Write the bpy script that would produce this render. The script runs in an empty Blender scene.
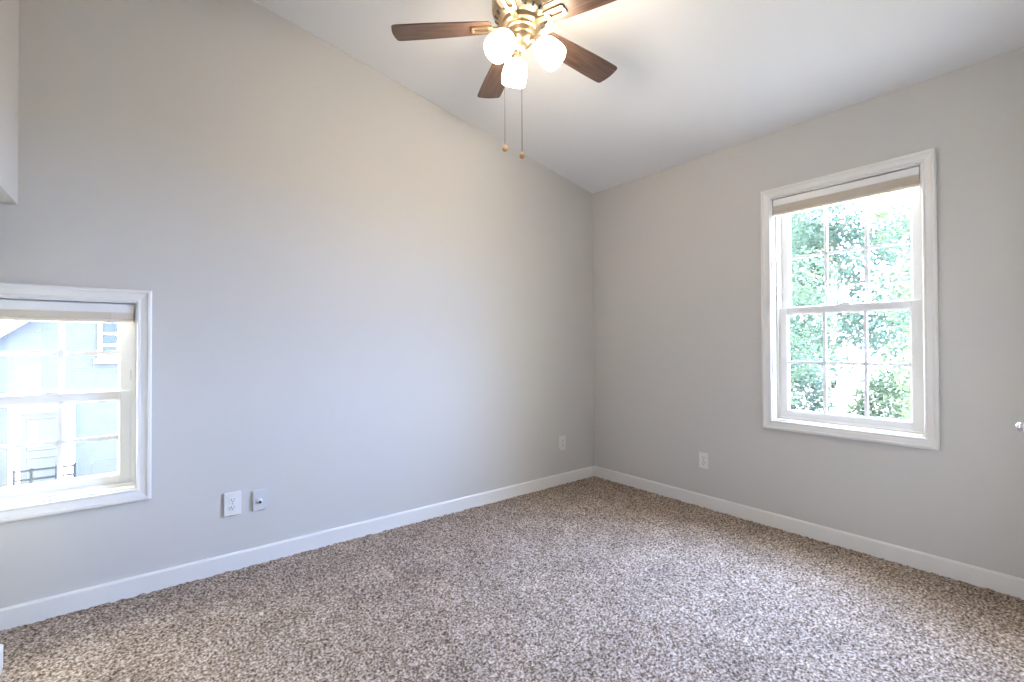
import bpy, math, random
import numpy as np
from mathutils import Vector, Matrix

S = bpy.context.scene
COL = S.collection
random.seed(11)
RNG = np.random.default_rng(5)
PI = math.pi

# ------------------------------------------------------------------ camera
cd = bpy.data.cameras.new('camera')
cam = bpy.data.objects.new('camera', cd)
COL.objects.link(cam)
FWD = Vector((0.61969844, 0.78477883, 0.00979984))
RGT = Vector((0.78483393, -0.61969449, -0.00379981))
UPV = Vector((-0.0030909, -0.01004598, 0.99994476))
M = Matrix((RGT, UPV, -FWD)).transposed().to_4x4()
M.translation = Vector((-3.2664, -2.9212, 1.2))
cam.matrix_world = M
cd.sensor_width = 36.0
cd.lens = 466.0 / 1024 * 36.0
cd.clip_start = 0.02
cd.clip_end = 300
S.camera = cam

# ------------------------------------------------------------------ view / world / sun
S.view_settings.view_transform = 'Standard'
S.view_settings.look = 'None'
S.view_settings.gamma = 1.0
S.view_settings.use_curve_mapping = False
S.view_settings.exposure = 0.0

SKY = 27.0         # open sky
SKY_GARDEN = 108.0 # bright hazy sky over the garden
SUN = 6.0         # sun on the garden and the house opposite
LAMP = 43.5        # glowing glass shades of the ceiling fan

w = bpy.data.worlds.new('sky')
S.world = w
w.use_nodes = True
nt = w.node_tree
nt.nodes.clear()
tc = nt.nodes.new('ShaderNodeTexCoord')
bg = nt.nodes.new('ShaderNodeBackground')
wo = nt.nodes.new('ShaderNodeOutputWorld')
# hazy white sky all round, bluer and brightest on the garden side (+x), a quarter of the way up
dt = nt.nodes.new('ShaderNodeVectorMath')
dt.operation = 'DOT_PRODUCT'
dt.inputs[1].default_value = (0.94, -0.10, 0.33)
mr = nt.nodes.new('ShaderNodeMapRange')
mr.interpolation_type = 'SMOOTHSTEP'
mr.inputs['From Min'].default_value = 0.45
mr.inputs['From Max'].default_value = 0.95
mx = nt.nodes.new('ShaderNodeMix')
mx.data_type = 'RGBA'
mx.clamp_result = False
mx.inputs[6].default_value = (1.0 * SKY, 0.96 * SKY, 0.78 * SKY, 1)
mx.inputs[7].default_value = (0.44 * SKY_GARDEN, 0.60 * SKY_GARDEN, 1.0 * SKY_GARDEN, 1)
nt.links.new(tc.outputs['Generated'], dt.inputs[0])
nt.links.new(dt.outputs['Value'], mr.inputs['Value'])
nt.links.new(mr.outputs[0], mx.inputs[0])
nt.links.new(mx.outputs[2], bg.inputs[0])
nt.links.new(bg.outputs[0], wo.inputs[0])

sd = bpy.data.lights.new('sun', 'SUN')
sd.energy = SUN
sd.angle = 0.01
sd.color = (1.0, 0.95, 0.86)
sun = bpy.data.objects.new('sun', sd)
COL.objects.link(sun)
sun.rotation_euler = Vector((0.62, 0.25, -1.0)).to_track_quat('-Z', 'Y').to_euler()


def portal(name, loc, rot, sxx, syy):
    d = bpy.data.lights.new(name, 'AREA')
    d.shape = 'RECTANGLE'
    d.size, d.size_y = sxx, syy
    d.cycles.is_portal = True
    o = bpy.data.objects.new(name, d)
    COL.objects.link(o)
    o.location = loc
    o.rotation_euler = rot


portal('sky_portal_right', (0.16, -1.9485, 1.42), (PI / 2, 0, PI / 2), 0.80, 1.52)
portal('sky_portal_left', (-3.677, 0.16, 0.965), (PI / 2, 0, PI), 0.80, 0.96)


# ------------------------------------------------------------------ materials
def mat(name, col, rough=0.5, metal=0.0, spec=0.5):
    m = bpy.data.materials.new(name)
    m.use_nodes = True
    b = m.node_tree.nodes['Principled BSDF']
    b.inputs['Base Color'].default_value = (*col, 1)
    b.inputs['Roughness'].default_value = rough
    b.inputs['Metallic'].default_value = metal
    b.inputs['Specular IOR Level'].default_value = spec
    return m


def nd(m, kind, **kw):
    n = m.node_tree.nodes.new(kind)
    for k, v in kw.items():
        if k in n.inputs:
            n.inputs[k].default_value = v
        else:
            setattr(n, k, v)
    return n


def bump(m, scale, strength, dist=0.002, detail=3):
    L = m.node_tree.links
    b = m.node_tree.nodes['Principled BSDF']
    t = nd(m, 'ShaderNodeTexCoord')
    n = nd(m, 'ShaderNodeTexNoise')
    n.inputs['Scale'].default_value = scale
    n.inputs['Detail'].default_value = detail
    bp = nd(m, 'ShaderNodeBump')
    bp.inputs['Strength'].default_value = strength
    bp.inputs['Distance'].default_value = dist
    L.new(t.outputs['Object'], n.inputs['Vector'])
    L.new(n.outputs['Fac'], bp.inputs['Height'])
    L.new(bp.outputs[0], b.inputs['Normal'])


def ramp_noise(m, scale, stops, detail=4, vec_scale=None, kind='ShaderNodeTexNoise'):
    L = m.node_tree.links
    b = m.node_tree.nodes['Principled BSDF']
    t = nd(m, 'ShaderNodeTexCoord')
    src = t.outputs['Object']
    if vec_scale:
        mp = nd(m, 'ShaderNodeMapping')
        mp.inputs['Scale'].default_value = vec_scale
        L.new(src, mp.inputs[0])
        src = mp.outputs[0]
    n = nd(m, kind)
    n.inputs['Scale'].default_value = scale
    if 'Detail' in n.inputs:
        n.inputs['Detail'].default_value = detail
    L.new(src, n.inputs['Vector'])
    r = nd(m, 'ShaderNodeValToRGB')
    el = r.color_ramp.elements
    while len(el) < len(stops):
        el.new(0.5)
    for e, (p, c) in zip(el, stops):
        e.position = p
        e.color = (*c, 1)
    L.new(n.outputs['Fac'], r.inputs[0])
    L.new(r.outputs[0], b.inputs['Base Color'])
    return r


WALL = mat('wall_paint', (0.645, 0.63, 0.605), 0.75, spec=0.25)
bump(WALL, 180, 0.06, 0.001)
CEIL = mat('ceiling_paint', (0.87, 0.87, 0.87), 0.9, spec=0.1)
bump(CEIL, 160, 0.08, 0.001)
TRIM = mat('white_trim_paint', (0.84, 0.83, 0.81), 0.35)
VINYL = mat('white_vinyl', (0.86, 0.86, 0.86), 0.35)
BLIND = mat('blind_slats', (0.84, 0.755, 0.63), 0.45)
PLASTIC = mat('white_plastic', (0.82, 0.82, 0.81), 0.3)
GRILLE = bpy.data.materials.new('white_vinyl_grille')     # hollow vinyl bars that let some light through
GRILLE.use_nodes = True
_gn = GRILLE.node_tree
_gb = _gn.nodes['Principled BSDF']
_gb.inputs['Base Color'].default_value = (0.86, 0.86, 0.86, 1)
_gt = _gn.nodes.new('ShaderNodeBsdfTranslucent')
_gt.inputs[0].default_value = (0.86, 0.86, 0.86, 1)
_gm = _gn.nodes.new('ShaderNodeMixShader')
_gm.inputs[0].default_value = 0.09
_gn.links.new(_gb.outputs[0], _gm.inputs[1])
_gn.links.new(_gt.outputs[0], _gm.inputs[2])
_gn.links.new(_gm.outputs[0], _gn.nodes['Material Output'].inputs[0])
SLOT = mat('dark_slot', (0.03, 0.03, 0.03), 0.6)
JACK = mat('pale_grey_plastic', (0.66, 0.67, 0.68), 0.35)
GREY = mat('grey_plastic', (0.35, 0.36, 0.37), 0.5)
CHROME = mat('chrome', (0.80, 0.80, 0.82), 0.12, 1.0)
NICKEL = mat('brushed_nickel', (0.52, 0.41, 0.28), 0.38, 1.0)
bump(NICKEL, 60, 0.05, 0.001)
CORD = mat('pull_cord', (0.16, 0.14, 0.12), 0.6)
FOB = mat('wooden_fob', (0.50, 0.30, 0.16), 0.5)

WOOD = mat('walnut_blade', (0.10, 0.055, 0.035), 0.42)
ramp_noise(WOOD, 9, [(0.25, (0.052, 0.030, 0.023)), (0.5, (0.100, 0.060, 0.044)), (0.75, (0.155, 0.098, 0.074))],
           detail=6, vec_scale=(0.7, 9, 3))

CARPET = mat('frieze_carpet', (0.3, 0.26, 0.23), 1.0, spec=0.05)
ramp_noise(CARPET, 102, [(0.28, (0.06, 0.040, 0.028)), (0.42, (0.20, 0.148, 0.112)), (0.54, (0.40, 0.320, 0.262)),
                        (0.68, (0.66, 0.58, 0.51))], detail=3)

_cn = CARPET.node_tree
_ct = nd(CARPET, 'ShaderNodeTexCoord')
_c1 = nd(CARPET, 'ShaderNodeTexNoise')
_c1.inputs['Scale'].default_value = 5.0
_c1.inputs['Detail'].default_value = 3
_cr = nd(CARPET, 'ShaderNodeMapRange')
_cr.inputs['From Min'].default_value = 0.3
_cr.inputs['From Max'].default_value = 0.7
_cr.inputs['To Min'].default_value = 0.82
_cr.inputs['To Max'].default_value = 1.10
_cv = nd(CARPET, 'ShaderNodeVectorMath', operation='SCALE')
_cl = [l for l in _cn.links if l.to_socket.name == 'Base Color'][0]
_cs = _cl.from_socket
_cn.links.new(_ct.outputs['Object'], _c1.inputs['Vector'])
_cn.links.new(_c1.outputs['Fac'], _cr.inputs['Value'])
_cn.links.new(_cs, _cv.inputs[0])
_cn.links.new(_cr.outputs[0], _cv.inputs['Scale'])
_cn.links.new(_cv.outputs[0], _cn.nodes['Principled BSDF'].inputs['Base Color'])

GLASS = bpy.data.materials.new('window_glass')
GLASS.use_nodes = True
_n = GLASS.node_tree
_n.nodes.clear()
_o = _n.nodes.new('ShaderNodeOutputMaterial')
_mx = _n.nodes.new('ShaderNodeMixShader')
_tr = _n.nodes.new('ShaderNodeBsdfTransparent')
_gl = _n.nodes.new('ShaderNodeBsdfGlossy')
_fr = _n.nodes.new('ShaderNodeFresnel')
_tr.inputs[0].default_value = (0.97, 0.985, 0.98, 1)
_gl.inputs['Roughness'].default_value = 0.0
_ge = _n.nodes.new('ShaderNodeNewGeometry')
_io = _n.nodes.new('ShaderNodeMapRange')          # the same reflectance on both faces of the thin pane
_io.inputs['To Min'].default_value = 1.45
_io.inputs['To Max'].default_value = 1 / 1.45
_n.links.new(_ge.outputs['Backfacing'], _io.inputs['Value'])
_n.links.new(_io.outputs[0], _fr.inputs['IOR'])
_n.links.new(_fr.outputs[0], _mx.inputs[0])
_n.links.new(_tr.outputs[0], _mx.inputs[1])
_n.links.new(_gl.outputs[0], _mx.inputs[2])
_n.links.new(_mx.outputs[0], _o.inputs[0])


def emitter(name, col, strength):
    m = bpy.data.materials.new(name)
    m.use_nodes = True
    b = m.node_tree.nodes['Principled BSDF']
    b.inputs['Base Color'].default_value = (0.9, 0.88, 0.84, 1)
    b.inputs['Roughness'].default_value = 0.4
    b.inputs['Emission Color'].default_value = (*col, 1)
    b.inputs['Emission Strength'].default_value = strength
    return m


SHADE = emitter('lit_frosted_glass', (1.0, 0.83, 0.62), LAMP)
BULB = emitter('lit_bulb', (1.0, 0.83, 0.62), LAMP * 1.5)

# outside
SIDING = mat('pale_blue_shingles', (0.04, 0.05, 0.06), 0.9, spec=0.0)
_L = SIDING.node_tree.links
_t = nd(SIDING, 'ShaderNodeTexCoord')
_b = nd(SIDING, 'ShaderNodeTexBrick')
_mp = nd(SIDING, 'ShaderNodeMapping')
_mp.inputs['Rotation'].default_value = (PI / 2, 0, 0)
_b.inputs['Scale'].default_value = 3.0
_b.inputs['Color1'].default_value = (0.046, 0.052, 0.060, 1)
_b.inputs['Color2'].default_value = (0.052, 0.057, 0.064, 1)
_b.inputs['Mortar'].default_value = (0.028, 0.034, 0.042, 1)
_b.inputs['Mortar Size'].default_value = 0.02
_L.new(_t.outputs['Object'], _mp.inputs[0])
_L.new(_mp.outputs[0], _b.inputs['Vector'])
_L.new(_b.outputs['Color'], SIDING.node_tree.nodes['Principled BSDF'].inputs['Base Color'])
HTRIM = mat('house_white_trim', (0.80, 0.82, 0.84), 0.8, spec=0.1)
HROOF = mat('grey_roof', (0.30, 0.31, 0.33), 0.9)
HGLASS = mat('house_window_glass', (0.030, 0.038, 0.046), 0.3, spec=0.0)
IRON = mat('dark_iron', (0.012, 0.014, 0.016), 0.7, spec=0.0)
CONC = mat('pale_concrete', (0.52, 0.51, 0.48), 0.9)
GROUND = mat('pale_paving', (0.5, 0.5, 0.5), 0.95)
ramp_noise(GROUND, 0.7, [(0.35, (0.46, 0.46, 0.47)), (0.55, (0.56, 0.56, 0.57)), (0.7, (0.62, 0.61, 0.60))])
BARK = mat('grey_bark', (0.20, 0.18, 0.17), 0.9, spec=0.05)
bump(BARK, 12, 0.6, 0.03)


def leafmat(name, col):
    m = mat(name, col, 0.8, spec=0.05)
    n = m.node_tree
    b = n.nodes['Principled BSDF']
    out = n.nodes['Material Output']
    tl = n.nodes.new('ShaderNodeBsdfTranslucent')
    tl.inputs[0].default_value = (col[0] * 1.1, col[1] * 1.25, col[2] * 0.8, 1)
    mx = n.nodes.new('ShaderNodeMixShader')
    mx.inputs[0].default_value = 0.4
    n.links.new(b.outputs[0], mx.inputs[1])
    n.links.new(tl.outputs[0], mx.inputs[2])
    n.links.new(mx.outputs[0], out.inputs[0])
    ramp_noise(m, 1.3, [(0.3, tuple(c * 0.6 for c in col)), (0.7, tuple(min(1, c * 1.35) for c in col))])
    return m


LEAF = [leafmat('leaf_green', (0.054, 0.0781, 0.0673)), leafmat('leaf_blue_green', (0.0468, 0.0707, 0.0754)),
        leafmat('leaf_yellow_green', (0.072, 0.0893, 0.0673))]


# ------------------------------------------------------------------ helpers
class MB:
    def __init__(s):
        s.v, s.f = [], []

    def add(s, vs, fs):
        k = len(s.v)
        s.v += [tuple(v) for v in vs]
        s.f += [tuple(i + k for i in f) for f in fs]
        return s

    def box(s, x0, x1, y0, y1, z0, z1, mtx=None):
        vs = [Vector((x, y, z)) for x in (x0, x1) for y in (y0, y1) for z in (z0, z1)]
        if mtx:
            vs = [mtx @ v for v in vs]
        return s.add(vs, [(0, 1, 3, 2), (4, 6, 7, 5), (0, 4, 5, 1), (2, 3, 7, 6), (0, 2, 6, 4), (1, 5, 7, 3)])

    def lathe(s, prof, n=32, mtx=None, cap0=True, cap1=True):
        vs, fs = [], []
        for r, z in prof:
            for i in range(n):
                a = 2 * PI * i / n
                vs.append(Vector((r * math.cos(a), r * math.sin(a), z)))
        m = len(prof)
        for j in range(m - 1):
            for i in range(n):
                i2 = (i + 1) % n
                fs.append((j * n + i, j * n + i2, (j + 1) * n + i2, (j + 1) * n + i))
        if cap0:
            fs.append(tuple(reversed(range(n))))
        if cap1:
            fs.append(tuple(range((m - 1) * n, m * n)))
        if mtx:
            vs = [mtx @ v for v in vs]
        return s.add(vs, fs)

    def tube(s, pts, r, n=10):
        pts = [Vector(p) for p in pts]
        rs = r if isinstance(r, (list, tuple)) else [r] * len(pts)
        vs, fs = [], []
        up = Vector((0, 0, 1))
        for k, p in enumerate(pts):
            d = (pts[min(k + 1, len(pts) - 1)] - pts[max(k - 1, 0)]).normalized()
            a = d.cross(up)
            if a.length < 1e-3:
                a = d.cross(Vector((1, 0, 0)))
            a.normalize()
            b = d.cross(a)
            for i in range(n):
                t = 2 * PI * i / n
                vs.append(p + (a * math.cos(t) + b * math.sin(t)) * rs[k])
        for k in range(len(pts) - 1):
            for i in range(n):
                j = (i + 1) % n
                fs.append((k * n + i, k * n + j, (k + 1) * n + j, (k + 1) * n + i))
        fs.append(tuple(reversed(range(n))))
        fs.append(tuple(range((len(pts) - 1) * n, len(pts) * n)))
        return s.add(vs, fs)

    def frame(s, u0, u1, z0, z1, prof):
        """mitred rectangular frame in the local xz plane; prof = closed list of (inset, y)"""
        n = len(prof)
        vs, fs = [], []
        for cx, cz, dx, dz in ((u0, z0, 1, 1), (u1, z0, -1, 1), (u1, z1, -1, -1), (u0, z1, 1, -1)):
            for ins, y in prof:
                vs.append((cx + dx * ins, y, cz + dz * ins))
        for c in range(4):
            d = (c + 1) % 4
            for i in range(n):
                j = (i + 1) % n
                fs.append((c * n + i, d * n + i, d * n + j, c * n + j))
        return s.add(vs, fs)

    def prism(s, poly, z0, z1, mtx=None):
        n = len(poly)
        vs = [Vector((x, y, z0)) for x, y in poly] + [Vector((x, y, z1)) for x, y in poly]
        if mtx:
            vs = [mtx @ v for v in vs]
        fs = [tuple(reversed(range(n))), tuple(range(n, 2 * n))]
        fs += [(i, (i + 1) % n, n + (i + 1) % n, n + i) for i in range(n)]
        return s.add(vs, fs)

    def build(s, name, material, parent=None, smooth=False, bevel=0.0, kind=None, label=None):
        me = bpy.data.meshes.new(name)
        me.from_pydata(s.v, [], s.f)
        import bmesh
        bm = bmesh.new()
        bm.from_mesh(me)
        bmesh.ops.recalc_face_normals(bm, faces=bm.faces)
        bm.to_mesh(me)
        bm.free()
        me.materials.append(material)
        o = bpy.data.objects.new(name, me)
        COL.objects.link(o)
        if parent:
            o.parent = parent
        if smooth:
            me.polygons.foreach_set('use_smooth', [True] * len(me.polygons))
            me.set_sharp_from_angle(angle=math.radians(40))
        if bevel:
            b = o.modifiers.new('bevel', 'BEVEL')
            b.width = bevel
            b.segments = 2
            b.limit_method = 'ANGLE'
        if kind:
            o['kind'] = kind
        if label:
            o['label'] = label
        return o


def empty(name, loc=(0, 0, 0), rz=0.0, label=None, cat=None, group=None, kind=None):
    o = bpy.data.objects.new(name, None)
    o.empty_display_size = 0.1
    COL.objects.link(o)
    o.location = loc
    o.rotation_euler = (0, 0, rz)
    if kind:
        o['kind'] = kind
    tag(o, label, cat, group)
    return o


def tag(o, label=None, cat=None, group=None):
    if label:
        o['label'] = label
    if cat:
        o['category'] = cat
    if group:
        o['group'] = group


# ------------------------------------------------------------------ room shell
ZC, SL = 2.6078, 0.1877            # ceiling height at the right wall, rise towards the left
XL, YB = -4.45, -3.55              # nook end, back wall
XP = -3.70                         # wall with the low opening beside the camera


def ceil_z(x):
    return ZC - SL * x


# left window opening (wall y=0) and right window opening (wall x=0), outer casing sizes
LW = dict(u0=-4.119, u1=-3.2357, z0=0.4545, z1=1.4768)
RW = dict(u0=1.5073, u1=2.3901, z0=0.6441, z1=2.2276)   # u = -y
CAS = 0.058


def wall_hole(u_lo, u_hi, ztop_lo, ztop_hi, W, thick):
    """gabled wall along local x, room face at y=0, with one rectangular hole"""
    a, b, c, d = W['u0'] + CAS - .004, W['u1'] - CAS + .004, W['z0'] + CAS - .004, W['z1'] - CAS + .004

    def zt(u):
        return ztop_lo + (ztop_hi - ztop_lo) * (u - u_lo) / (u_hi - u_lo)
    m = MB()
    mt = Matrix(((1, 0, 0, 0), (0, 0, 1, 0), (0, 1, 0, 0), (0, 0, 0, 1)))   # poly (x,z), depth -> y
    for poly in ([(u_lo, -.05), (a, -.05), (a, zt(a)), (u_lo, zt(u_lo))],
                 [(b, -.05), (u_hi, -.05), (u_hi, zt(u_hi)), (b, zt(b))],
                 [(a, -.05), (b, -.05), (b, c), (a, c)],
                 [(a, d), (b, d), (b, zt(b)), (a, zt(a))]):
        m.prism(poly, 0, thick, mt)
    return m


TH = 0.17
wl = wall_hole(XL, 0.0, ceil_z(XL) + .05, ceil_z(0) + .05, LW, TH).build('wall_left', WALL, kind='structure')
wr = wall_hole(-TH, -YB + .15, ZC + .02, ZC + .02, RW, TH).build('wall_right', WALL, kind='structure')
wr.rotation_euler = (0, 0, -PI / 2)

mt_xz = Matrix(((1, 0, 0, 0), (0, 0, 1, 0), (0, 1, 0, 0), (0, 0, 0, 1)))
mt_yz = Matrix(((0, 0, 1, 0), (1, 0, 0, 0), (0, 1, 0, 0), (0, 0, 0, 1)))
# wall beside the camera: stub and header round the low opening next to the left wall
OPY, OPZ = -0.352, 1.822
m = MB()
m.prism([(YB, -.05), (OPY, -.05), (OPY, ceil_z(XP) + .03), (YB, ceil_z(XP) + .03)], XP - .12, XP, mt_yz)
m.prism([(OPY, OPZ), (0, OPZ), (0, ceil_z(XP) + .03), (OPY, ceil_z(XP) + .03)], XP - .12, XP, mt_yz)
m.build('wall_entry', WALL, kind='structure')
# nook behind it
m = MB()
m.box(XL - .1, XL, -1.4, TH, -.05, ceil_z(XL) + .05)
m.box(XL, XP - .12, -1.4, -1.3, -.05, 3.4)
m.build('wall_nook', WALL, kind='structure')
# back wall, and the closet bump that carries the closet door
DX0, DX1, DZ = -1.04, -0.45, 2.03
m = MB()
m.prism([(XP - .12, -.05), (-1.11, -.05), (-1.11, ceil_z(-1.11) + .03), (XP - .12, ceil_z(XP) + .05)], YB - .1, YB, mt_xz)
m.build('wall_back', WALL, kind='structure')
CY = -2.796
m = MB()
m.prism([(-1.11, -.05), (DX0, -.05), (DX0, ceil_z(DX0) + .03), (-1.11, ceil_z(-1.11) + .03)], CY - .1, CY, mt_xz)
m.prism([(DX1, -.05), (0, -.05), (0, ceil_z(0) + .03), (DX1, ceil_z(DX1) + .03)], CY - .1, CY, mt_xz)
m.prism([(DX0, DZ), (DX1, DZ), (DX1, ceil_z(DX1) + .03), (DX0, ceil_z(DX0) + .03)], CY - .1, CY, mt_xz)
m.box(-1.11, -1.01, YB - .1, CY - .1, -.05, 2.90)
m.build('wall_closet', WALL, kind='structure')

# sloping ceiling slab
m = MB()
mtc = mt_xz
m.prism([(XL - .1, ceil_z(XL - .1)), (TH, ceil_z(TH)), (TH, ceil_z(TH) + .2), (XL - .1, ceil_z(XL - .1) + .2)],
        YB - TH, TH, mtc)
m.build('ceiling', CEIL, kind='structure')

# carpeted floor: one dense sheet of tufts
xs = np.arange(XL, 0.012, 0.0115)
ys = np.arange(YB, 0.012, 0.0115)
gx, gy = np.meshgrid(xs, ys, indexing='ij')
gx = gx + RNG.uniform(-.004, .004, gx.shape)
gy = gy + RNG.uniform(-.004, .004, gy.shape)
gz = RNG.uniform(-.0085, .0020, gx.shape)
nx, ny = gx.shape
co = np.stack([gx, gy, gz], -1).reshape(-1, 3)
idx = np.arange(nx * ny).reshape(nx, ny)
q = np.stack([idx[:-1, :-1], idx[1:, :-1], idx[1:, 1:], idx[:-1, 1:]], -1).reshape(-1, 4)
me = bpy.data.meshes.new('floor')
me.vertices.add(len(co))
me.vertices.foreach_set('co', co.astype(np.float32).ravel())
me.loops.add(q.size)
me.loops.foreach_set('vertex_index', q.astype(np.int32).ravel())
me.polygons.add(len(q))
me.polygons.foreach_set('loop_start', np.arange(0, q.size, 4, dtype=np.int32))
me.polygons.foreach_set('use_smooth', np.ones(len(q), dtype=bool))
me.update()
me.validate()
me.materials.append(CARPET)
fl = bpy.data.objects.new('floor', me)
COL.objects.link(fl)
fl['kind'] = 'structure'

# baseboards with a small eased top edge
BBH, BBT = 0.0886, 0.014


def baseboard(name, u0, u1, rot=0.0, loc=(0, 0, 0)):
    """runs along local x on the room side (-y) of a wall face at y=0"""
    m = MB()
    poly = [(0, -.03), (-BBT, -.03), (-BBT, BBH - .008), (-BBT + .005, BBH), (0, BBH)]
    mt = Matrix(((0, 0, 1, 0), (1, 0, 0, 0), (0, 1, 0, 0), (0, 0, 0, 1)))
    m.prism(poly, u0, u1, mt)
    o = m.build(name, TRIM, kind='structure')
    o.rotation_euler = (0, 0, rot)
    o.location = loc
    return o


baseboard('baseboard_left', XL, 0)
baseboard('baseboard_right', 0, -CY, -PI / 2)
m = MB()
m.prism([(XP, -.03), (XP + .022, -.03), (XP + .022, BBH - .006), (XP + .016, BBH), (XP, BBH)], YB, OPY + .002,
        Matrix(((1, 0, 0, 0), (0, 0, 1, 0), (0, 1, 0, 0), (0, 0, 0, 1))))
m.build('baseboard_entry', TRIM, kind='structure')


# ------------------------------------------------------------------ windows
def window(name, W, rz, rows_mid, lock=True):
    """double-hung window in local coords: x along wall, y outwards, z up"""
    u0, u1, z0, z1 = W['u0'], W['u1'], W['z0'], W['z1']
    root = empty(name, (0, 0, 0), rz, kind='structure')
    # moulded casing
    m = MB()
    m.frame(u0, u1, z0, z1, [(0, 0), (0, -.019), (.006, -.022), (.015, -.022), (.019, -.017), (.044, -.012),
                             (.049, -.014), (.055, -.014), (CAS, -.010), (CAS, 0)])
    m.build('casing', TRIM, root)
    i0, i1, j0, j1 = u0 + CAS, u1 - CAS, z0 + CAS, z1 - CAS
    # jamb liner
    m = MB()
    m.frame(i0 - .003, i1 + .003, j0 - .003, j1 + .003, [(0, -.002), (.010, -.002), (.010, .158), (0, .158)])
    # parting stops and sloping sill
    m.frame(i0 + .007, i1 - .007, j0 + .007, j1 - .007, [(0, .048), (.012, .048), (.012, .062), (0, .062)])
    m.build('jamb', TRIM, root)
    k0, k1 = i0 + .012, i1 - .012
    zl, zu = j0 + .012, j1 - .010
    zm0, zm1 = rows_mid
    # side tracks with the little dark balance shoes
    m = MB()
    for s, e in ((k0 - .004, k0 + .010), (k1 - .010, k1 + .004)):
        m.box(s, e, .063, .150, zl - .002, zu)
    tr = m.build('side_track', VINYL, root)
    m = MB()
    for e in (k0 + .011, k1 - .011):
        m.box(e - .002, e + .002, .072, .080, zl + .05, zl + .085)
        m.box(e - .002, e + .002, .105, .113, zm1 + .05, zm1 + .10)
    m.build('balance_shoe', GREY, tr)
    st = 0.046

    def sash(nm, y0, y1, a, b, bot, top):
        m = MB()
        m.box(k0 + .008, k0 + .008 + st, y0, y1, a, b)
        m.box(k1 - .008 - st, k1 - .008, y0, y1, a, b)
        m.box(k0 + .008 + st, k1 - .008 - st, y0, y1, a, a + bot)
        m.box(k0 + .008 + st, k1 - .008 - st, y0, y1, b - top, b)
        so = m.build(nm, VINYL, root, bevel=.003)
        g0, g1, h0, h1 = k0 + .008 + st, k1 - .008 - st, a + bot, b - top
        ym = (y0 + y1) / 2
        m = MB()
        m.frame(g0, g1, h0, h1, [(0, y0 + .006), (.008, ym - .004), (.008, ym + .004), (0, y1 - .006)])
        for k in (1, 2):
            x = g0 + (g1 - g0) * k / 3
            m.box(x - .0095, x + .0095, ym - .006, ym + .006, h0 + .004, h1 - .004)
        zz = (h0 + h1) / 2
        m.box(g0 + .004, g1 - .004, ym - .0055, ym + .0055, zz - .0095, zz + .0095)
        m.build('muntin_grid', GRILLE, so)
        m = MB()
        m.box(g0 - .004, g1 + .004, ym - .0015, ym + .0015, h0 - .004, h1 + .004)
        m.build('pane', GLASS, so)
        return so, h0, h1
    lo, h0, h1 = sash('lower_sash', .068, .100, zl, zm1, .052, zm1 - zm0)
    sash('upper_sash', .106, .138, zm0, zu, zm1 - zm0, .05)
    # lift rail on the lower sash and the sash lock on its top
    m = MB()
    m.box(k0 + .06, k1 - .06, .058, .068, zl + .004, zl + .014)
    m.build('lift_rail', VINYL, lo, bevel=.002)
    xm = (k0 + k1) / 2 + (0.07 if rz == 0 else 0)
    m = MB()
    m.box(xm - .030, xm + .030, .072, .096, zm1, zm1 + .008)
    m.lathe([(.012, 0), (.012, .008), (.006, .012)], 16, Matrix.Translation((xm, .084, zm1 + .008)))
    m.box(xm - .004, xm + .034, .080, .088, zm1 + .008, zm1 + .014)
    m.build('sash_lock', VINYL, lo, bevel=.001)
    return root, (i0 + .010, i1 - .010, j0 + .010, j1 - .010)


win_r, in_r = window('window_1', RW, -PI / 2, (1.400, 1.443))
win_l, in_l = window('window_2', LW, 0.0, (0.944, 0.986))


def blind(W, inn, rz, zb, nslat, label):
    i0, i1, j0, j1 = inn
    root = empty('window_blind', (0, 0, 0), rz, label, 'window blind')
    base = Vector(((i0 + i1) / 2, .028, j1))
    root.location = Matrix.Rotation(rz, 4, 'Z') @ base
    hw = (i1 - i0) / 2 - .001

    def part(m, nm, mm, **k):
        return m.build(nm, mm, root, **k)
    m = MB()
    m.box(-hw, hw, -.020, .020, -.040, -.001)
    m.box(-hw, hw, -.024, -.020, -.044, -.004)
    part(m, 'headrail', VINYL, bevel=.002)
    top, bot = -.0395, zb - j1
    m = MB()
    n = nslat
    for k in range(n):
        z = bot + .016 + (top - bot - .020) * (k + .5) / n
        o = random.uniform(-.0012, .0012)
        m.box(-hw + .001, hw - .001, -.0235 + o, .0235 + o, z - .0010, z + .0012)
    part(m, 'slat_stack', BLIND)
    m = MB()
    m.box(-hw + .001, hw - .001, -.024, .024, bot, bot + .015)
    part(m, 'bottom_rail', BLIND, bevel=.003)
    for s in (-1, 1):
        m = MB()
        m.tube([(s * hw * .78, -.0255, -.046), (s * hw * .78, -.0255, bot - .004)], .0014, 6)
        m.box(s * hw * .78 - .006, s * hw * .78 + .006, -.0275, -.0235, bot - .004, bot + .012)
        part(m, 'lift_cord', VINYL)
    return root


blind(RW, in_r, -PI / 2, 2.050, 13, 'cream slatted blind drawn up under the top of the tall right-hand window')
blind(LW, in_l, 0.0, 1.318, 11, 'pale slatted blind drawn up under the top of the low left-hand window')


# ------------------------------------------------------------------ wall plates
def plate_root(name, u, z, rz, label, cat, group=None):
    p = Matrix.Rotation(rz, 4, 'Z') @ Vector((u, 0, z))
    return empty(name, p, rz, label, cat, group)


def cover(root, hw, hh, material):
    m = MB()
    m.box(-hw, hw, -.0068, .0045, -hh, hh)
    c = m.build('cover_plate', material, root, bevel=.002)
    return c


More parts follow.
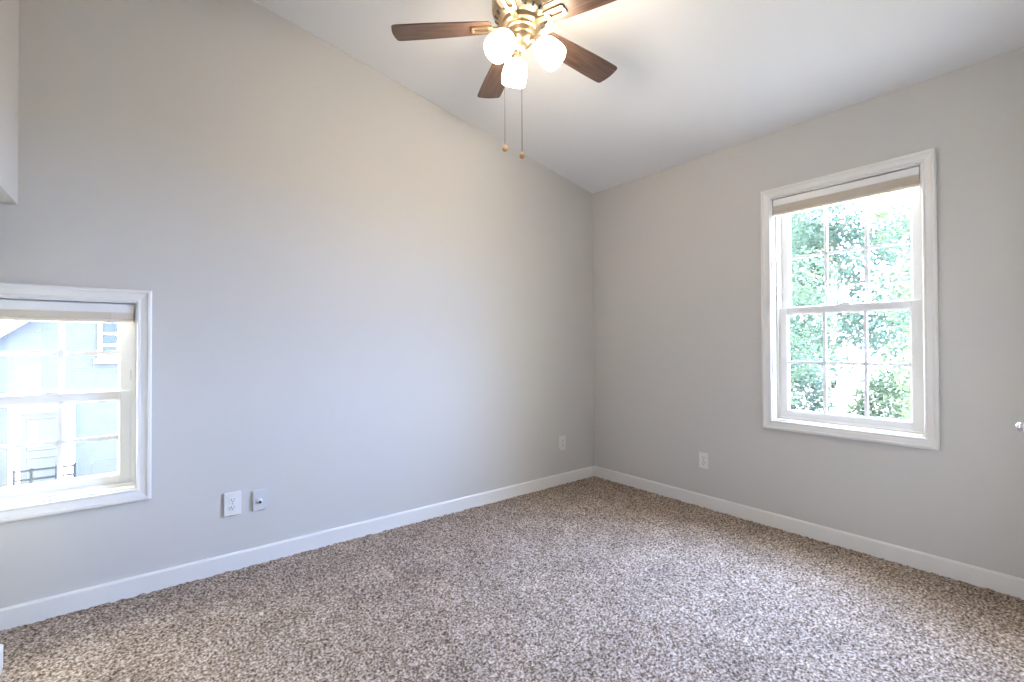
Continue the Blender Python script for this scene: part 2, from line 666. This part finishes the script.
def outlet(u, z, rz, hw, hh, label):
    root = plate_root('power_outlet', u, z, rz, label, 'wall outlet')
    cover(root, hw, hh, PLASTIC)
    root.location = root.location + Matrix.Rotation(rz, 3, 'Z') @ Vector((0, -.0045, 0))
    for s in (-1, 1):
        zc = s * .0195
        m = MB()
        pts = []
        for i in range(24):
            a = 2 * PI * i / 24
            pts.append((max(-.0165, min(.0165, .0185 * math.cos(a))), zc + max(-.0135, min(.0135, .0165 * math.sin(a)))))
        m.prism(pts, -.0092, -.006, mt_xz)
        so = m.build('socket', PLASTIC, root)
        m = MB()
        m.box(-.0078, -.0052, -.0096, -.0088, zc - .001, zc + .009)
        m.box(.0052, .0078, -.0096, -.0088, zc + .000, zc + .008)
        m.lathe([(.0028, 0), (.0028, .0008)], 10, Matrix.Translation((0, -.0088, zc - .007)) @ Matrix.Rotation(PI / 2, 4, 'X'))
        m.build('slots', SLOT, so)
    m = MB()
    m.lathe([(.0034, 0), (.003, .0012)], 12, Matrix.Translation((0, -.0066, 0)) @ Matrix.Rotation(PI / 2, 4, 'X'))
    m.build('screw', GREY, root)
    return root


outlet(-2.8890, .3535, 0.0, .040, .0615, 'large white two-socket power outlet on the long left wall, nearest the low window')
outlet(-0.4123, .3523, 0.0, .038, .0620, 'white power outlet on the left wall close to the far room corner')
outlet(1.0842, .3430, -PI / 2, .038, .0580, 'white power outlet on the right wall, low and left of the tall window')
root = plate_root('cable_jack', -2.7580, .3465, 0.0,
                  'white cable jack plate with dark centre pin, right of the nearest outlet', 'wall jack')
cover(root, .034, .056, JACK)
root.location.y -= .0045
RX = Matrix.Rotation(PI / 2, 4, 'X')
m = MB()
m.lathe([(.0135, 0), (.0135, .003), (.011, .005)], 24, Matrix.Translation((0, -.0066, -.004)) @ RX)
cn = m.build('jack_collar', PLASTIC, root, smooth=True)
m = MB()
m.lathe([(.0065, 0), (.0065, .009), (.005, .0095)], 16, Matrix.Translation((0, -.010, -.009)) @ RX)
m.build('jack_pin', SLOT, cn, smooth=True, label='dark jack pin')

# ------------------------------------------------------------------ closet door (its knob just enters the picture)
dr = empty('door_1', ((DX0 + DX1) / 2, CY, 0), 0, kind='structure')
dw = (DX1 - DX0) / 2
m = MB()
m.box(-dw + .012, dw - .012, -.044, -.006, .015, DZ - .012)
pn = m.build('door_panel', TRIM, dr, bevel=.002)
m = MB()
for z0, z1 in ((.20, .88), (1.05, 1.85)):
    m.frame(-dw + .11, dw - .11, z0, z1, [(0, -.007), (.006, -.001), (.016, -.001), (.022, -.007)])
m.build('panel_moulding', TRIM, pn)
m = MB()
m.frame(-dw, dw, -.05, DZ, [(0, -.1), (.012, -.1), (.012, 0), (0, 0)])
m.build('door_jamb', TRIM, dr)
m = MB()
for a, b in ((-dw - .055, -dw), (dw, dw + .055)):
    m.box(a, b, 0, .013, .0, DZ + .055)
m.box(-dw, dw, 0, .013, DZ, DZ + .055)
m.build('door_casing', TRIM, dr, bevel=.003)
kx = -0.828 - (DX0 + DX1) / 2
m = MB()
RXm = Matrix.Rotation(-PI / 2, 4, 'X')
m.lathe([(.026, 0), (.026, .004), (.021, .009), (.009, .013), (.008, .032), (.011, .037), (.0155, .043),
         (.0165, .051), (.014, .059), (.008, .063)], 28, Matrix.Translation((kx, -.008, .905)) @ RXm @ Matrix.Diagonal((1, 1, 1.2, 1)))
m.build('door_knob', CHROME, dr, smooth=True, label='small round chrome door knob')

# ------------------------------------------------------------------ ceiling fan
FX, FY, FZ = -1.850, -1.209, 2.70
fan = empty('ceiling_fan', (FX, FY, FZ), 0,
            'five-blade ceiling fan with walnut blades, nickel body and three lit glass shades', 'ceiling fan')
m = MB()
m.lathe([(.085, .275), (.085, .230), (.078, .220), (.070, .212)], 40)
m.build('canopy', NICKEL, fan, smooth=True)
m = MB()
m.lathe([(.070, 0.214), (.105, 0.208), (.132, 0.19), (.140, 0.17), (.140, 0.1), (.136, 0.088), (.128, 0.082), (.128, 0.074),
         (.118, 0.06), (.100, 0.052), (.090, 0.046)], 48)
mh = m.build('motor_housing', NICKEL, fan, smooth=True)
# cooling slots round the lower shoulder of the motor
slot0 = None
for k in range(20):
    a = 2 * PI * k / 20 + .1
    if slot0 is None:
        m = MB()
        m.box(-.010, .010, -.0055, .0055, -.004, .004)
        slot0 = sl = m.build('vent_slot', SLOT, mh, label='dark cooling slot')
    else:
        sl = slot0.copy()
        COL.objects.link(sl)
        sl.parent = mh
    sl.matrix_local = Matrix.Rotation(a, 4, 'Z') @ Matrix.Translation((.119, 0, .064)) @ Matrix.Rotation(-.75, 4, 'Y')
m = MB()
m.lathe([(.092, 0.05), (.092, 0.026), (.086, 0.02), (.076, 0.018)], 40)
m.build('flywheel', NICKEL, fan, smooth=True)
m = MB()
m.lathe([(.074, 0.022), (.074, 0.008), (.070, 0.004), (.064, 0.002), (.064, -0.02), (.060, -0.024)], 40)
m.build('switch_housing', NICKEL, fan, smooth=True)
m = MB()
m.lathe([(.056, -0.02), (.058, -0.03), (.054, -0.044), (.042, -0.058), (.024, -0.066), (.012, -0.068), (.010, -0.076),
         (.006, -0.082), (.002, -0.084)], 36)
m.build('fitter_dome', NICKEL, fan, smooth=True)

PITCH = math.radians(8)
TH0 = math.radians(69.73)
# blade outline, x outwards
r0, r1 = .155, .612
out = []
NS = 14
for i in range(NS + 1):
    t = i / NS
    out.append((r0 + (r1 - .022 - r0) * t, -(.055 + .017 * math.sin(t * PI / 2))))
out += [(r1 - .008, -.069), (r1 - .001, -.060), (r1 + .005, -.026), (r1 + .007, .0), (r1 + .005, .026), (r1 - .001, .060),
        (r1 - .008, .069)]
for i in range(NS, -1, -1):
    t = i / NS
    out.append((r0 + (r1 - .022 - r0) * t, (.055 + .017 * math.sin(t * PI / 2))))
out += [(r0 - .012, .036), (r0 - .015, 0), (r0 - .012, -.036)]
blade_me = iron_me = None
for k in range(5):
    a = TH0 + k * 2 * PI / 5
    rot = (Matrix.Translation((0, 0, .034)) @ Matrix.Rotation(a, 4, 'Z') @ Matrix.Rotation(.055, 4, 'Y')
           @ Matrix.Rotation(-PITCH, 4, 'X'))
    if blade_me is None:
        m = MB()
        m.prism(out, -.003, .003)
        b = m.build('blade', WOOD, fan, bevel=.0015)
        blade_me = b
        m = MB()
        # slotted holder plate: ring of metal round a slot, on an arm from the flywheel
        po, pi_ = [], []
        for i in range(32):
            t = 2 * PI * i / 32
            c, s = math.cos(t), math.sin(t)
            e = lambda v: math.copysign(abs(v) ** .3, v)
            po.append((.190 + .052 * e(c), .028 * e(s)))
            pi_.append((.194 + .034 * e(c), .012 * e(s)))
        n = 32
        vs = [(x, y, z) for z in (-.004, -.011) for ring in (po, pi_) for x, y in ring]
        fs = []
        for i in range(n):
            j = (i + 1) % n
            fs += [(i, j, n + j, n + i), (2 * n + i, 3 * n + i, 3 * n + j, 2 * n + j),
                   (i, 2 * n + i, 2 * n + j, j), (n + i, n + j, 3 * n + j, 3 * n + i)]
        m.add(vs, fs)
        m.prism([(.080, -.016), (.140, -.013), (.160, -.022), (.160, .022), (.140, .013), (.080, .016)], -.012, -.003)
        for x, y in ((.146, 0), (.235, .012), (.235, -.012)):
            m.lathe([(.006, -.0145), (.006, -.010)], 10, Matrix.Translation((x, y, 0)))
        ir = m.build('blade_holder', NICKEL, fan, bevel=.001)
        iron_me = ir
    else:
        b = blade_me.copy()
        COL.objects.link(b)
        b.parent = fan
        ir = iron_me.copy()
        COL.objects.link(ir)
        ir.parent = fan
    b.matrix_local = rot
    ir.matrix_local = rot

shade_prof = [(.026, .0), (.034, .004), (.047, .016), (.056, .036), (.061, .064), (.0625, .092), (.059, .122),
              (.056, .122), (.0595, .092), (.058, .064), (.053, .037), (.044, .018), (.030, .008)]
for az in (65, 186, 305):
    a = math.radians(az)
    tl = math.radians(48)
    d = Vector((math.cos(a) * math.cos(tl), math.sin(a) * math.cos(tl), -math.sin(tl)))
    h = Vector((math.cos(a), math.sin(a), 0))
    neck = h * .088 + Vector((0, 0, -.067))
    m = MB()
    m.tube([h * .040 + Vector((0, 0, -.044)), h * .064 + Vector((0, 0, -.046)), neck - d * .016, neck - d * .004], .010, 12)
    mtx = Matrix.Translation(neck) @ d.to_track_quat('Z', 'Y').to_matrix().to_4x4()
    m.lathe([(.014, -.020), (.026, -.014), (.031, -.004), (.031, .006), (.027, .007)], 24, mtx)
    arm = m.build('light_arm', NICKEL, fan, smooth=True)
    m = MB()
    m.lathe(shade_prof, 32, mtx, cap0=False, cap1=False)
    sh = m.build('lamp_shade', SHADE, fan, smooth=True)
    m = MB()
    m.lathe([(.012, .008), (.013, .03), (.021, .048), (.026, .066), (.024, .082), (.014, .094), (.003, .098)], 20, mtx)
    m.build('bulb', BULB, sh, smooth=True)

for (x, y, zt, zb, lab) in ((-.064, .049, -.012, -.552, 'shorter pull chain'), (-.038, -.048, -.016, -.610, 'longer pull chain')):
    m = MB()
    v = Vector((x, y, 0)).normalized()
    m.tube([v * .055 + Vector((0, 0, zt + .004)), Vector((x, y, zt)), Vector((x, y, zt - .01)), Vector((x, y, zb))], .0016, 8)
    ch = m.build('pull_chain', CORD, fan, label=lab)
    m = MB()
    m.lathe([(.003, .010), (.007, .006), (.0115, -.004), (.013, -.010), (.010, -.017), (.004, -.021)], 18, Matrix.Translation((x, y, zb)))
    m.build('chain_fob', FOB, ch, smooth=True)

# ------------------------------------------------------------------ outside: ground, house opposite, garden
GZ = -2.9
m = MB()
m.box(-60, 90, -60, 90, GZ - .3, GZ)
m.build('ground', GROUND, kind='structure')

HY = 15.0
house = empty('neighbour_house', (-3.1, HY, GZ), 0,
              'pale blue shingled house with white door surround, seen through the low left window', 'house')
m = MB()
ex = 4.6
m.prism([(-ex, 0), (ex, 0), (ex, 3.15), (0, 7.0), (-ex, 3.15)], 0, 9, mt_xz)
m.build('house_wall', SIDING, house)
m = MB()
for s in (-1, 1):
    poly = [(s * (ex + .35), 2.86), (0, 7.0), (0, 7.22), (s * (ex + .35), 3.08)]
    if s > 0:
        poly = poly[::-1]
    m.prism(poly, -.3, 9.3, mt_xz)
m.build('house_roof', HROOF, house)
m = MB()
for s in (-1, 1):
    poly = [(s * (ex + .35), 2.80), (0, 6.94), (0, 7.16), (s * (ex + .35), 3.02)]
    if s > 0:
        poly = poly[::-1]
    m.prism(poly, -.34, -.30, mt_xz)
m.build('rake_board', HTRIM, house)
# door with a broad white surround: x -6.06..-4.78 world
ox = 3.1
m = MB()
m.frame(-6.06 + ox, -4.78 + ox, .02, 2.55, [(0, 0), (0, -.10), (.2, -.10), (.22, -.04), (.22, 0)])
df = m.build('door_surround', HTRIM, house)
m = MB()
m.box(-5.84 + ox, -5.00 + ox, -.03, .0, .1, 2.33)
m.frame(-5.74 + ox, -5.10 + ox, .25, 1.15, [(0, -.03), (.03, -.05), (.06, -.03)])
m.frame(-5.74 + ox, -5.10 + ox, 1.30, 2.2, [(0, -.03), (.03, -.05), (.06, -.03)])
m.build('house_door', mat('house_door_paint', (0.048, 0.052, 0.057), 0.8, spec=0.0), house)


def hwin(x0, x1, z0, z1):
    m = MB()
    m.frame(x0 - .09, x1 + .09, z0 - .09, z1 + .09, [(0, 0), (0, -.06), (.09, -.06), (.09, 0)])
    n = 3
    for k in range(1, n):
        z = z0 + (z1 - z0) * k / n
        m.box(x0, x1, -.04, -.01, z - .03, z + .03)
    m.box((x0 + x1) / 2 - .02, (x0 + x1) / 2 + .02, -.04, -.01, z0, z1)
    m.box(x0 - .16, x1 + .16, -.12, 0, z0 - .2, z0 - .09)
    o = m.build('house_window', HTRIM, house)
    m = MB()
    m.box(x0, x1, -.012, -.002, z0, z1)
    m.build('house_pane', HGLASS, o)


hwin(-4.22 + ox, -3.50 + ox, .94 - GZ, 1.92 - GZ)
hwin(-2.2 + ox, -1.4 + ox, .94 - GZ, 1.92 - GZ)
m = MB()
m.box(-.9, .9, -.45, .45, 0, .14)
po = m.build('porch_slab', CONC, bevel=.01)
po.location = (-5.4, HY - .82, GZ)
tag(po, 'pale concrete porch slab before the white door of the house opposite', 'porch')
rl = empty('porch_railing', (-5.28, HY - .85, GZ + .14), 0, 'thin dark iron railing in front of the white door opposite', 'railing')
for z in (.30, .55, .78):
    m = MB()
    m.box(-.56, .56, -.02, .02, z, z + .045)
    m.build('rail', IRON, rl)
for x in (-.56, -.25, .22, .56):
    m = MB()
    m.box(x - .026, x + .026, -.026, .026, 0, .86)
    m.build('post', IRON, rl)


def leaves(m, c, rad, n, size):
    c = Vector(c)
    for _ in range(n):
        d = Vector((random.gauss(0, 1), random.gauss(0, 1), random.gauss(0, 1))).normalized()
        p = c + Vector((d.x * rad[0], d.y * rad[1], d.z * rad[2])) * (random.uniform(.25, 1) ** .5)
        e = Vector((random.gauss(0, 1), random.gauss(0, 1), random.gauss(0, .6))).normalized()
        g = e.cross(Vector((random.gauss(0, 1), random.gauss(0, 1), random.gauss(0, 1)))).normalized()
        s = size * random.uniform(.6, 1.3)
        m.add([p - e * s, p + g * s * .45, p + e * s, p - g * s * .45], [(0, 1, 2, 3)])


def tree(x, y, hgt, crown, leaf, label, nleaf=2600, size=.16, lean=(0, 0), base=.35):
    t = empty('garden_tree', (x, y, GZ), random.uniform(0, 6), label, 'tree')
    m = MB()
    top = Vector((lean[0], lean[1], hgt * .85))
    pts = [Vector((0, 0, -.1)), Vector((lean[0] * .2 + .1, lean[1] * .2, hgt * .25)), top * .6 + Vector((0, 0, 0)), top]
    m.tube(pts, [.17, .13, .09, .03], 10)
    ends = []
    for k in range(15):
        a = k * 2.4 + random.random()
        z = hgt * (base + (.80 - base) * k / 14)
        s = Vector((lean[0] * z / hgt, lean[1] * z / hgt, z))
        e = s + Vector((math.cos(a), math.sin(a), random.uniform(.3, .8))) * crown * random.uniform(.6, .95)
        m.tube([s, (s + e) / 2 + Vector((0, 0, .12)), e], [.06, .04, .015], 6)
        ends.append(e)
    m.build('trunk', BARK, t, smooth=True)
    m = MB()
    ends += [top, top + Vector((0, 0, crown * .3))]
    for e in ends:
        leaves(m, e, (crown * .55, crown * .55, crown * .42), 2 * nleaf // len(ends), size)
    m.build('foliage', leaf, t)


tree(9.6, 3.5, 6.6, 1.75, LEAF[0], 'green leafy tree nearest the glass at the left of the tall window', 3600, .080, base=.25)
tree(9.4, -2.1, 6.9, 1.75, LEAF[2], 'yellow-green leafy tree at the right of the tall window', 3600, .080, base=.25)
tree(20.5, 4.4, 10.2, 2.6, LEAF[1], 'blue-green tree standing behind the white fence panel in the middle of the view', 5200, .13, base=.2)
tree(28.0, 9.6, 12.6, 3.0, LEAF[0], 'tall green tree far behind the left panes of the tall window', 5200, .18, base=.15)
tree(29.5, 1.6, 13.0, 3.4, LEAF[2], 'tall pale tree farthest back in the middle right of the tall window view', 5200, .18, base=.15)


def shrub(x, y, r, h, leaf, label):
    s = empty('garden_shrub', (x, y, GZ), 0, label, 'shrub')
    m = MB()
    for k in range(6):
        a = k * 1.05
        m.tube([(0, 0, -.05), (math.cos(a) * r * .3, math.sin(a) * r * .3, h * .5), (math.cos(a) * r * .6, math.sin(a) * r * .6, h * .8)],
               [.04, .025, .01], 6)
    m.build('stem', BARK, s)
    m = MB()
    leaves(m, (0, 0, h * .55), (r, r, h * .48), 4200, .085)
    m.build('foliage', leaf, s)


shrub(13.4, 3.25, 1.0, 3.7, LEAF[1], 'rounded blue-green shrub at the lower left of the tall window view')
shrub(13.4, 0.85, 1.0, 3.4, LEAF[0], 'rounded green shrub at the lower right of the tall window view')

fp = empty('fence_panel', (16.2, 3.05, GZ), PI / 2, 'white board fence panel standing low among the trees outside the tall window', 'fence')
m = MB()
for k in range(6):
    m.box(-.57 + k * .19, -.57 + k * .19 + .18, -.012, .012, .05, 2.5)
m.build('boards', HTRIM, fp)
for x in (-.61, .61):
    m = MB()
    m.box(x - .04, x + .04, -.05, .04, 0, 2.56)
    m.build('post', HTRIM, fp)
for z in (.35, 2.0):
    m = MB()
    m.box(-.57, .57, -.05, -.012, z, z + .09)
    m.build('rail', HTRIM, fp)
